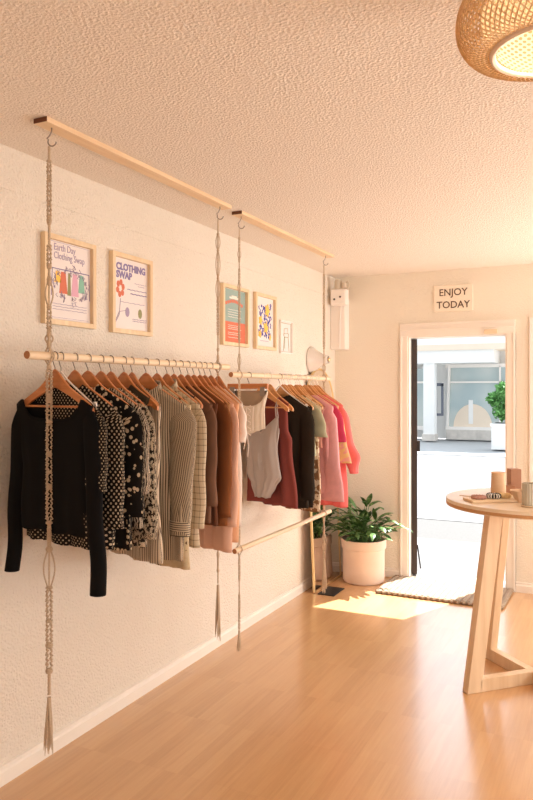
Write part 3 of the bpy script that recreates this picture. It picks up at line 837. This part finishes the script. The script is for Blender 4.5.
# 1: Earth Day Clothing Swap
o, W, H = picture(45, 96.5, 231, 323, 'wood-framed Earth Day Clothing Swap poster, nearest on the wall')
text('lettering', 'Earth Day\nClothing Swap', .043, (W*.22, H*.84, .0065), M_lilac, o, off=.0, sx=.8)
cx, cy = W*.55, H*.48
for i, (dx, w_, h_, mm) in enumerate(((-.085, .04, .05, M_yel), (-.05, .048, .095, M_red), (-.012, .022, .10, M_olive), (.026, .045, .10, M_pink), (.07, .040, .08, M_green))):
    flat('printed_garment', [(cx+dx-w_*.3, cy+.05), (cx+dx+w_*.3, cy+.05), (cx+dx+w_*.55, cy+.05-h_), (cx+dx-w_*.55, cy+.05-h_)], mm, o)
obj('printed_rail', MB().tube([(cx-.12, cy+.06, .0072), (cx+.12, cy+.06, .0066)], .002, 5).tube([(cx-.12, cy+.06, .0072), (cx-.125, cy-.06, .0066)], .0015, 5).tube([(cx+.12, cy+.06, .0066), (cx+.125, cy-.06, .0066)], .0015, 5), M_purple, o)
m = MB(); R = random.Random(4)
for i in range(70):
    a = R.uniform(0, 2*pi); rx, ry = .108*R.uniform(.85, 1.15), .066*R.uniform(.8, 1.2)
    x, y = cx+rx*cos(a), cy-.005+ry*sin(a); q = R.uniform(0, 6)
    m.tube([(x, y, .0072), (x+.012*cos(q), y+.012*sin(q), .0072), (x+.006*cos(q+1.5), y+.018*sin(q+1.5), .0072)], .0014, 4)
obj('printed_vines', m, M_lilac, o)
for i in range(3): wav(W*.20, W*.86, H*(.24-.03*i), o, M_lilac, .0011, .0008, 30)
obj('printed_border', MB().box(W*.1, W*.9, H*.085, H*.088, .006, .0064).box(W*.1, W*.9, H*.93, H*.933, .006, .0064), M_purple, o, False)

# 2: Clothing Swap
o, W, H = picture(113, 153, 250, 332, 'wood-framed Clothing Swap poster with red flower')
text('lettering', 'CLOTHING\nSWAP', .047, (W*.15, H*.80, .0065), M_purple, o, off=.0022, sx=1.0)
m = MB(); fx, fy = W*.25, H*.565
for i in range(6):
    a = i*pi/3+.3; m.prism([(fx+.023*cos(a)+.0125*cos(b*pi/5), fy+.030*sin(a)+.016*sin(b*pi/5)) for b in range(10)], .006, .0066)
obj('printed_flower', m, M_red, o, False, label='red printed flower')
flat('flower_centre', [(fx+.010*cos(b*pi/5), fy+.010*sin(b*pi/5)) for b in range(10)], M_cream, o, .0072)
obj('printed_stem', MB().tube([(fx, fy-.05, .0072), (fx-.01, fy-.13, .0072), (W*.12, H*.12, .0072)], .0014, 5).tube([(W*.13, H*.15, .0072), (W*.22, H*.27, .0072), (W*.38, H*.30, .0072)], .0014, 5), M_lilac, o)
for (qx, qy, mm) in ((.42, .28, M_lilac), (.74, .28, M_olive)):
    flat('printed_bud', [(W*qx+.017*cos(b*pi/5), H*qy+.025*sin(b*pi/5)) for b in range(10)], mm, o)
for (a, b, c, rr_) in ((.6, .9, .66, .001), (.68, .85, .63, .001), (.42, .9, .57, .0016), (.5, .9, .52, .0022), (.25, .85, .40, .0012), (.55, .9, .20, .0014), (.55, .9, .175, .0014)):
    wav(W*a, W*b, H*c, o, M_purple if rr_ > .0015 else M_lilac, rr_, .0012, 22)

# 3: teal and red poster
o, W, H = picture(223.5, 249.5, 282.5, 344.5, 'wood-framed poster with grey-green top and red bottom')
t_ = .024
flat('printed_field', [(t_, H*.40), (W-t_, H*.40), (W-t_, H-t_), (t_, H-t_)], M_teal, o, .0064, 'grey-green upper field')
flat('printed_field', [(t_+.004, t_), (W-t_, t_), (W-t_, H*.40), (t_+.004, H*.40)], M_red, o, .0064, 'red lower field')
m = MB()
for i in range(9):
    s = i/8; x = W*(.2+.6*s); m.box(x-.012, x+.010, H*(.70+.05*sin(pi*s))-.010, H*(.70+.05*sin(pi*s))+.010, .006, .0068)
obj('printed_arc', m, M_red, o, False)
obj('printed_car', MB().box(W*.32, W*.68, H*.785, H*.815, .006, .0068).box(W*.40, W*.6, H*.815, H*.84, .006, .0068), M_cream, o, False, label='cream printed shape at the top')
for i, c in enumerate((.60, .56, .52, .48, .34, .31, .28, .22, .19, .14)):
    wav(W*.26, W*(.76-.05*(i % 3)), H*c, o, M_cream if i > 3 else M_white, .0017, .0008, 24)

# 4: blue and yellow pattern
o, W, H = picture(256.5, 277, 291.5, 348.5, 'wood-framed print of blue squiggles and yellow shapes')
R = random.Random(9); m = MB(); m2 = MB()
for i in range(110):
    x = R.uniform(W*.24, W*.80); y = R.uniform(H*.24, H*.80); q = R.uniform(0, 6)
    m.tube([(x, y, .0072), (x+.011*cos(q), y+.011*sin(q), .0072), (x+.010*cos(q+1), y+.022*sin(q+1), .0072)], .0034, 4)
obj('printed_squiggles', m, plain('blue_ink', (.10, .10, .42), .7, bump=0), o, label='blue printed squiggles')
for (qx, qy, r) in ((.62, .72, .03), (.3, .52, .022), (.55, .40, .03), (.27, .28, .018), (.75, .24, .015)):
    m2.prism([(W*qx+r*(1+.25*cos(5*b*pi/10))*cos(b*pi/10), H*qy+r*1.3*(1+.25*cos(5*b*pi/10))*sin(b*pi/10)) for b in range(20)], .006, .0105)
obj('printed_shapes', m2, M_yel, o, False, label='yellow printed shapes')
wav(W*.3, W*.7, H*.16, o, M_lilac, .0015, .001, 20)

# 5: pale line drawing
o, W, H = picture(281, 293, 319.5, 353, 'small pale line drawing in thin white frame, fifth picture', t=.008, depth=.016, fm=M_white)
m = MB()
for pl in ([(.35, .75), (.62, .78), (.66, .62), (.34, .60), (.35, .75)], [(.3, .60), (.36, .5), (.68, .5), (.72, .62)], [(.36, .5), (.28, .08)], [(.68, .5), (.76, .08)], [(.40, .5), (.38, .15)], [(.1, .92), (.9, .92), (.9, .06), (.1, .06), (.1, .92)]):
    m.tube([(W*a, H*b, .0066) for a, b in pl], .0022, 5)
obj('printed_lines', m, M_olive, o)

# ------------------------------------------------------------------ wall sconce above the mirror
y = y_at(311, XL); zc = z_at(360, XL, y)
t = thing('wall_sconce', 'small pale glass cone wall sconce above the arched mirror', 'wall lamp', (XL, y, zc), (0, pi/2, 0))
glassy = NT('milky_glass'); glassy.b.inputs['Base Color'].default_value = (.95, .88, .80, 1); glassy = glassy.fin(.12, 0, .6, trans=.35)
mb = MB(); mb.capb = mb.capt = False
mb.lathe([(.108, .004), (.106, .012), (.090, .030), (.066, .065), (.046, .10), (.034, .135), (.030, .150)], 40)
obj('glass_shade', mb, glassy, t, solid=.003)
obj('backplate', MB().lathe([(.040, .0), (.040, .008), (.010, .014)], 24), M_gold, t)
obj('arm', MB().lathe([(.007, .012), (.007, .150), (.016, .152), (.016, .160), (.004, .168)], 14), M_gold, t)

# ------------------------------------------------------------------ conduit box in the corner
y0 = YF-.13
cb = thing('utility_cabinet', 'tall pale boxed conduit high in the corner', 'utility box', (XL+.065, YF-.06, 1.93))
obj('casing', MB().box(-.064, .065, -.055, .059, -.01, .43), M_white, cb, False, bevel=.004)
obj('conduit', MB().tube([(.02, -.058, .0), (.02, -.06, .2), (.035, -.06, .40)], .005, 6), M_white, cb)
mt = thing('alarm_box', 'small white alarm box with two dark dots on the conduit', 'alarm box', (XL+.085, YF-.13, 2.29))
obj('housing', MB().box(-.055, .085, -.07, .012, 0, .135), M_white, mt, False, bevel=.012)
for (dx, dz) in ((-.018, .05), (.034, .068)):
    obj('indicator', MB().lathe([(.008, 0), (.008, .006), (.004, .009)], 12), M_blk, mt).matrix_local = Matrix.Translation((dx, -.07, dz)) @ Matrix.Rotation(pi/2, 4, 'X')
bk = MB()
bk.lathe([(.030, .139), (.030, .205), (.024, .215)], 18, (0, -.03, 0)).lathe([(.022, .139), (.022, .19)], 14, (.055, -.03, 0)).tube([(.055, -.03, .185), (.09, -.03, .20), (.10, -.03, .17), (.09, -.03, .14)], .006, 8).box(-.05, .09, -.05, -.01, .135, .143)
obj('fittings', bk, plain('aged_cream_plastic', (.62, .52, .40), .5), mt)

# ------------------------------------------------------------------ sign
sx0, sx1 = -YF*tan(ray(434.5)), -YF*tan(ray(473))
ym = (sx0+sx1)/2
sz1, sz0 = z_at(285, ym, YF), z_at(311.5, ym, YF)
t = thing('wall_sign', 'square cream sign reading ENJOY TODAY above the door', 'sign', (sx0, YF, sz0), (pi/2, 0, 0))
W, H = sx1-sx0, sz1-sz0
obj('board', MB().box(0, W, 0, H, 0, .018), plain('sign_cream', (.86, .76, .62), .6), t, False, bevel=.002)
text('lettering', 'ENJOY', H*.37, (W*.5, H*.60, .0185), M_brown, t, .001, 'CENTER', .0008, .97)
text('lettering', 'TODAY', H*.37, (W*.5, H*.13, .0185), M_brown, t, .001, 'CENTER', .0008, .97)

# ------------------------------------------------------------------ arched mirror leaning in the corner
t = thing('arched_mirror', 'tall arched floor mirror with thin brass frame leaning on left wall', 'mirror', (-2.095, 5.43, 0), (0, 0, 0))
hw, Ht = .29, 1.745; lean = atan(.075/Ht)
arch = [(-hw, .004)]+[(-hw, .15+i*.25) for i in range(6)]
arch += [(-hw*cos(a*pi/24), Ht-hw+hw*sin(a*pi/24)) for a in range(25)]
arch += [(hw, 1.40-i*.25) for i in range(6)]+[(hw, .004)]
T = lambda yy, zz, off=0: (-zz*sin(lean)+off*cos(lean), yy, zz*cos(lean)+off*sin(lean))
pts = [T(a, b) for a, b in arch]
obj('frame', MB().tube(pts+[pts[0]], .011, 8, False), M_gold, t)
mm = NT('mirror_silver'); mm.col((.92, .88, .84)); mm = mm.fin(.02, 1)
n = len(arch)
vs = [T(a, b, .004) for a, b in arch]+[T(a, b, -.004) for a, b in arch]
obj('glass', MB().add(vs, [tuple(range(n)), tuple(range(2*n-1, n-1, -1))]+[(i, (i+1) % n, n+(i+1) % n, n+i) for i in range(n)]), mm, t, False)
# floor plate
tag(obj('floor_plate', MB().box(-2.06, -1.925, 5.12, 5.36, 0, .006), M_blk, None, False, bevel=.002), 'flat black plate on the floor at the foot of the mirror', 'floor plate')

# ------------------------------------------------------------------ potted plant
PCX, PCY = -1.865, 5.655
pl = thing('potted_plant', 'leafy green plant in round pale terracotta pot by the door', 'potted plant', (PCX, PCY, 0))
mb = MB(); mb.capt = False
mb.lathe([(.150, .0), (.162, .004), (.170, .02), (.171, .10), (.172, .255), (.172, .275), (.183, .280), (.186, .340), (.182, .352), (.170, .350), (.166, .30)], 56)
obj('pot', mb, M_pot, pl)
obj('soil', MB().lathe([(.172, .298), (.10, .312), (.001, .316)], 32), M_soil, pl)
leafm = NT('leaf_green'); lv = leafm.coord('UV'); nn = leafm.noise(lv, 22, 3)
leafm.col(leafm.ramp(nn, [(.35, (.03, .085, .02)), (.52, (.08, .18, .04)), (.68, (.24, .34, .13))])); leafm = leafm.fin(.42, 0, .5)
R = random.Random(21)
fol = MB(); st = MB()
def leaf(mb, base, az, tilt, L, Wd, droop, roll=0):
    nL = 9; side = Vector((-sin(az), cos(az), 0))
    p = Vector(base); el = tilt; rows = []
    for i in range(nL+1):
        s = i/nL; w_ = Wd*(sin(pi*min(1, s*.93+.04))**.75)*(1-.35*s)
        dirv = Vector((cos(az)*cos(el), sin(az)*cos(el), sin(el)))
        nrm = side.cross(dirv)
        rows.append((p+side*w_+nrm*w_*.35, p.copy(), p-side*w_+nrm*w_*.35, s, w_))
        p = p+dirv*(L/nL); el -= droop/nL
    vs = []; uv = []
    for a, b, c, s, w_ in rows:
        vs += [a, b, c]; uv += [(s*L+az, w_), (s*L+az, 0), (s*L+az, -w_)]
    fs = []
    for i in range(nL):
        fs += [(i*3, i*3+1, i*3+4, i*3+3), (i*3+1, i*3+2, i*3+5, i*3+4)]
    mb.add(vs, fs, uv)
for i in range(120):
    az = R.uniform(0, 2*pi); r = R.random()**.7
    lean_ = .15+.95*r; Ls = R.uniform(.08, .30)*(1.2-.4*r)
    rb = .11*sqrt(R.random()); ba = R.uniform(0, 2*pi)
    b0 = Vector((rb*cos(ba), rb*sin(ba), .31))
    e = b0+Vector((cos(az)*sin(lean_), sin(az)*sin(lean_), cos(lean_)))*Ls
    # keep the crown off the two walls
    if PCX+e.x < XL+.10: e.x = XL+.12-PCX
    if PCY+e.y > YF-.08: e.y = YF-.10-PCY
    if (PCY+e.y > YF-.17 and sin(az) > 0) or (PCX+e.x < XL+.2 and cos(az) < 0): az = -az if sin(az) > 0 else pi-az
    mid = (b0+e)/2+Vector((0, 0, .03))
    st.tube([b0, mid, e], .0028, 5)
    leaf(fol, e, az, R.uniform(.45, 1.25)*(1.15-.55*r), R.uniform(.12, .19), R.uniform(.023, .033), R.uniform(.6, 1.6))
obj('foliage', fol, leafm, pl)
obj('stem', st, plain('green_stem', (.12, .22, .07), .6), pl)

# ------------------------------------------------------------------ door mat
mat_m = NT('jute_mat'); v = mat_m.coord('Object'); n1 = mat_m.noise(v, 120, 3)
mat_m.col(mat_m.ramp(n1, [(.3, (.24, .17, .12)), (.7, (.44, .34, .25))])); mat_m.bump(n1, .7, .004); mat_m = mat_m.fin(.95, 0, .1)
t = thing('door_mat', 'thick braided jute mat in front of the open door', 'door mat', (-1.19, 5.60, 0), (0, 0, radians(-1)))
NB = 22; mb = MB(); Wm, Dm = .95, .50
for i in range(NB):
    x = -Wm/2+Wm*(i+.5)/NB
    pts = []; rs = []
    for j in range(41):
        s = j/40; yy = -Dm/2+Dm*s
        pts.append((x+.0015*sin(j*2.1), yy, .016)); rs.append(.024*(1+.06*sin(j*1.9+i)))
    mb.tube(pts, rs, 8)
mb.v = [(x, y, max(.001, .004+z*.62)) for x, y, z in mb.v]
obj('braids', mb, mat_m, t)
for sy in (-1, 1):
    e = MB()
    for i in range(NB):
        x = -Wm/2+Wm*(i+.5)/NB
        e.tube([(x-.016, sy*Dm/2, .014), (x, sy*(Dm/2+.012), .014), (x+.016, sy*Dm/2, .014)], .012, 7)
    e.v = [(x, y, max(.001, z)) for x, y, z in e.v]
    obj('edge', e, mat_m, t)

# ------------------------------------------------------------------ round table
M_tab = wood('table_birch', 'dfc6a6', 'ecd8bc', 'X', .5, .38)
M_tabl = wood('table_leg_birch', 'd8b892', 'e8cdaa', 'Z', .6, .5)
TX, TY, TZ, TR = -.40, 4.085, .985, .45
tb = thing('round_table', 'tall round birch table on crossed slanting board legs', 'table', (TX, TY, 0))
obj('tabletop', MB().lathe([(TR-.002, TZ-.038), (TR, TZ-.036), (TR, TZ-.002), (TR-.002, TZ)], 96), M_tab, tb)
ply = MB(); ply.capb = ply.capt = False
obj('edge_band', ply.lathe([(TR+.0004, TZ-.034), (TR+.0012, TZ-.030), (TR+.0012, TZ-.022), (TR+.0004, TZ-.018)], 96), plain('plywood_edge', 'c08f5e', .6, nscale=80, var=.2), tb, label='darker plywood layer on the rim')
for k_ in range(4):
    a = radians(45+90*k_); dx, dy = cos(a), sin(a); r = Vector((dx, dy, 0)); s_ = Vector((-dy, dx, 0))
    hwid = .024
    outb, outt = .425, .285; w_ = .085
    m = MB()
    vs = []
    for (rr_, z) in ((outb, 0), (outb-w_, 0), (outt-w_, TZ-.038), (outt, TZ-.038)):
        for q in (-1, 1): vs.append(r*rr_+s_*hwid*q+Vector((0, 0, z)))
    m.add(vs, [(0, 2, 4, 6), (7, 5, 3, 1), (0, 1, 3, 2), (2, 3, 5, 4), (4, 5, 7, 6), (6, 7, 1, 0)])
    obj('leg', m, M_tabl, tb, False, bevel=.003)
for k_ in range(2):
    a = radians(45+90*k_); r = Vector((cos(a), sin(a), 0)); s_ = Vector((-sin(a), cos(a), 0))
    L_ = .345
    zc0 = .0335
    if k_ == 0: obj('crossbeam', MB().obox((0, 0, zc0), r*L_, s_*.024, (0, 0, .033)), M_tabl, tb, False, bevel=.002)
    else:
        m = MB()
        for q in (-1, 1): m.obox(r*q*(L_+.024)/2, r*(L_-.024)/2, s_*.024, (0, 0, .033))
        m.v = [(x, y, z+zc0) for x, y, z in m.v]
        obj('crossbeam', m, M_tabl, tb, False, bevel=.002)

# items on the table
def tpos(px, py):              # a point on the table top seen at an image position
    D = (CH-TZ)*F/(py-HOR); lat = (px-266.5)/F*D
    return (-sin(YAW)*D+cos(YAW)*lat, cos(YAW)*D+sin(YAW)*lat, TZ)
b = tpos(490, 501)
tr = thing('display_board', 'pale wooden display board holding hair accessories on the table', 'tray', (b[0], b[1], TZ), (0, 0, radians(33)))
obj('board', MB().box(-.125, .125, -.065, .065, 0, .014), M_lwoodX, tr, False, bevel=.004)
c, s_ = cos(radians(33)), sin(radians(33))
def onb(x, y, z=.014): return (b[0]+c*x-s_*y, b[1]+s_*x+c*y, TZ+z)
def scrunchie(name, label, loc, R0, r0, m, grp=None, sx=1.0):
    mb = MB(); N = 48; vs = []; fs = []; n = 10; uv = []
    for i in range(N):
        a = 2*pi*i/N; rr_ = r0*(1+.22*sin(a*13))
        for q in range(n):
            bb = 2*pi*q/n; vs.append(((R0+rr_*cos(bb))*cos(a)*sx, (R0+rr_*cos(bb))*sin(a), max(.0, rr_*sin(bb)+r0))); uv.append((i/N*.3, q/n*.1))
    for i in range(N):
        for q in range(n): fs.append((i*n+q, ((i+1) % N)*n+q, ((i+1) % N)*n+(q+1) % n, i*n+(q+1) % n))
    o = obj(name, mb.add(vs, fs, uv), m); o.location = loc
    return tag(o, label, 'hair tie', grp)
HG = 'hair ties on the display board'
scrunchie('scrunchie', 'black and white striped scrunchie on the display board', onb(.02, .0), .024, .013, pattern('scrunchie_stripe', 'vstripe', (.8, .75, .7), (.01, .01, .01), 50, .6), HG)
scrunchie('scrunchie', 'cream yellow scrunchie right of the striped one', onb(.085, .01), .022, .012, fabric('cream_satin', (.82, .60, .32), .6), HG)
scrunchie('scrunchie', 'dusty rose scrunchie on the left of the display board', onb(-.065, -.005), .030, .009, fabric('rose_satin', (.55, .30, .24), .6), HG)
hs = obj('hair_stick', MB().tube([(-.075, 0, .0032), (.06, 0, .0032)], [.0026, .0032], 8), M_tabl); hs.location = onb(-.075, .045, .0145); hs.rotation_euler = (0, 0, radians(-12))
tag(hs, 'thin wooden hair stick lying across the display board', 'hair stick')
# kraft cup
p = tpos(498, 498); 
t = thing('kraft_cup', 'light kraft paper cup standing behind the display board', 'cup', (p[0]-.01, p[1]+.085, TZ))
mb = MB(); mb.capt = False
mb.lathe([(.040, 0), (.041, .002), (.040, .05), (.037, .128), (.0345, .128), (.036, .06), (.037, .01)], 36)
obj('cup_wall', mb, plain('kraft_paper', 'cfae8c', .8, nscale=60), t)
obj('cup_rim', MB().lathe([(.0372, .125), (.0388, .127), (.0380, .131), (.0355, .130)], 36), plain('kraft_rim', 'e0b58b', .7), t)
# two brown boxes
p = tpos(515, 496)
mbx = plain('red_brown_wood', (.36, .17, .09), .6, nscale=25, var=.15)
tag(obj('wooden_block', MB().box(-.031, .031, -.031, .031, 0, .138), mbx, None, False, bevel=.003), 'tall reddish brown block standing right of the kraft cup', 'block')
bpy.data.objects['wooden_block'].location = (p[0]-.02, p[1]+.125, TZ); bpy.data.objects['wooden_block'].rotation_euler = (0, 0, radians(28))
tag(obj('wooden_box', MB().box(-.028, .028, -.028, .028, 0, .05), mbx, None, False, bevel=.003), 'low reddish brown box between kraft cup and faceted bowl', 'box')
bpy.data.objects['wooden_box'].location = (p[0]-.035, p[1]+.06, TZ); bpy.data.objects['wooden_box'].rotation_euler = (0, 0, radians(15))
# faceted bowl
p = tpos(521, 503)
mb = MB(); mb.capt = False
mb.lathe([(.022, 0), (.034, .02), (.058, .062), (.055, .062), (.032, .022), (.001, .008)], 7)
fb = obj('faceted_bowl', mb, plain('beige_clay', (.70, .50, .34), .7), None, False); fb.location = (p[0]-.005, p[1]+.03, TZ)
tag(fb, 'small faceted beige bowl behind the ribbed glass', 'bowl')
# ribbed tumbler
p = tpos(530, 506)
t = thing('ribbed_tumbler', 'ribbed pale grey-green tumbler at the right edge of view', 'tumbler', (p[0]+.004, p[1]-.02, TZ))
mb = MB(); mb.capt = False
mb.lathe([(.034, .0), (.037, .004), (.037, .012), (.040, .014), (.0405, .118), (.037, .118), (.036, .02), (.001, .016)], 120, lobes=20, amp=.03)
obj('glass_body', mb, plain('ribbed_glass', (.52, .47, .36), .3, bump=0), t)
obj('saucer', MB().lathe([(.040, 0), (.046, .004), (.046, .008), (.001, .009)], 36), M_lwoodX, t)

# ------------------------------------------------------------------ woven pendant lamp
LX, LY = -.120, 1.665
t = thing('pendant_lamp', 'round woven rattan pendant lamp glowing near the ceiling', 'pendant lamp', (LX, LY, ZC+.0))
M_rat = NT('rattan'); rv = M_rat.coord('Object'); rn = M_rat.noise(rv, 90)
M_rat.col(M_rat.ramp(rn, [(.3, (.66, .42, .20)), (.7, (.86, .62, .35))])); M_rat = M_rat.fin(.5)
prof = [(.118, -.240), (.148, -.244), (.178, -.234), (.198, -.206), (.203, -.172), (.194, -.136), (.170, -.100), (.130, -.068), (.080, -.050), (.045, -.046)]
def pr(s):
    q = s*(len(prof)-1); i = min(int(q), len(prof)-2); f = q-i
    g = lambda k: prof[max(0, min(len(prof)-1, k))]
    out = []
    for c_ in (0, 1):
        p0, p1, p2, p3 = g(i-1)[c_], g(i)[c_], g(i+1)[c_], g(i+2)[c_]
        out.append(.5*(2*p1+(p2-p0)*f+(2*p0-5*p1+4*p2-p3)*f*f+(3*p1-p0-3*p2+p3)*f**3))
    return out
m = MB(); NS_ = 88
for k_ in range(NS_):
    for sg in (-1, 1):
        pts = []
        for i in range(35):
            s = i/34; r, z = pr(s); a = 2*pi*k_/NS_+sg*s*1.15
            r += .0012*sg
            pts.append((r*cos(a), r*sin(a), z))
        m.tube(pts, .0017, 4, False)
obj('woven_shade', m, M_rat, t)
obj('bottom_rim', MB().tube([(.126*cos(2*pi*a/64), .126*sin(2*pi*a/64), -.243) for a in range(65)], .0075, 8, False), plain('rim_band', (.72, .56, .42), .5), t)
lin_ = NT('liner_cloth'); lv = lin_.coord('UV', (64, 110, 1), (0, 0, pi/4)); ld = lin_.vor(lv, 1.0, 0)
lin_.col(lin_.mix(lin_.math('LESS_THAN', ld, .33), (.88, .80, .66), (.50, .27, .10)))
tl = lin_.n('BsdfTranslucent'); tl.inputs['Color'].default_value = (.85, .65, .4, 1)
ms = lin_.n('MixShader'); ms.inputs[0].default_value = .35
lin_.l(lin_.b.outputs[0], ms.inputs[1]); lin_.l(tl.outputs[0], ms.inputs[2])
lin_.l(ms.outputs[0], lin_.t.nodes['Material Output'].inputs['Surface']); lin_ = lin_.fin(.8)
mb = MB(); mb.capb = mb.capt = False
mb.lathe([(.119, -.238), (.135, -.225), (.150, -.19), (.150, -.15), (.125, -.105), (.08, -.075), (.03, -.065)], 64)
obj('liner', mb, lin_, t)
obj('bulb', MB().lathe([(.001, -.200), (.016, -.196), (.028, -.180), (.030, -.165), (.024, -.145), (.014, -.125), (.013, -.11)], 24), M_bulb, t)
obj('socket', MB().lathe([(.017, -.115), (.018, -.065)], 20), M_white, t)
obj('cord', MB().tube([(0, 0, -.07), (0, 0, -.015)], .004, 8), M_white, t)
obj('ceiling_rose', MB().lathe([(.05, -.018), (.055, -.01), (.055, 0)], 32), M_white, t)
pt = bpy.data.lights.new('pendant_glow', 'POINT'); pt.energy = 2.0; pt.color = (1, .86, .66); pt.shadow_soft_size = .035
po = bpy.data.objects.new('pendant_glow', pt); COL.objects.link(po); po.location = (LX, LY, ZC-.225)
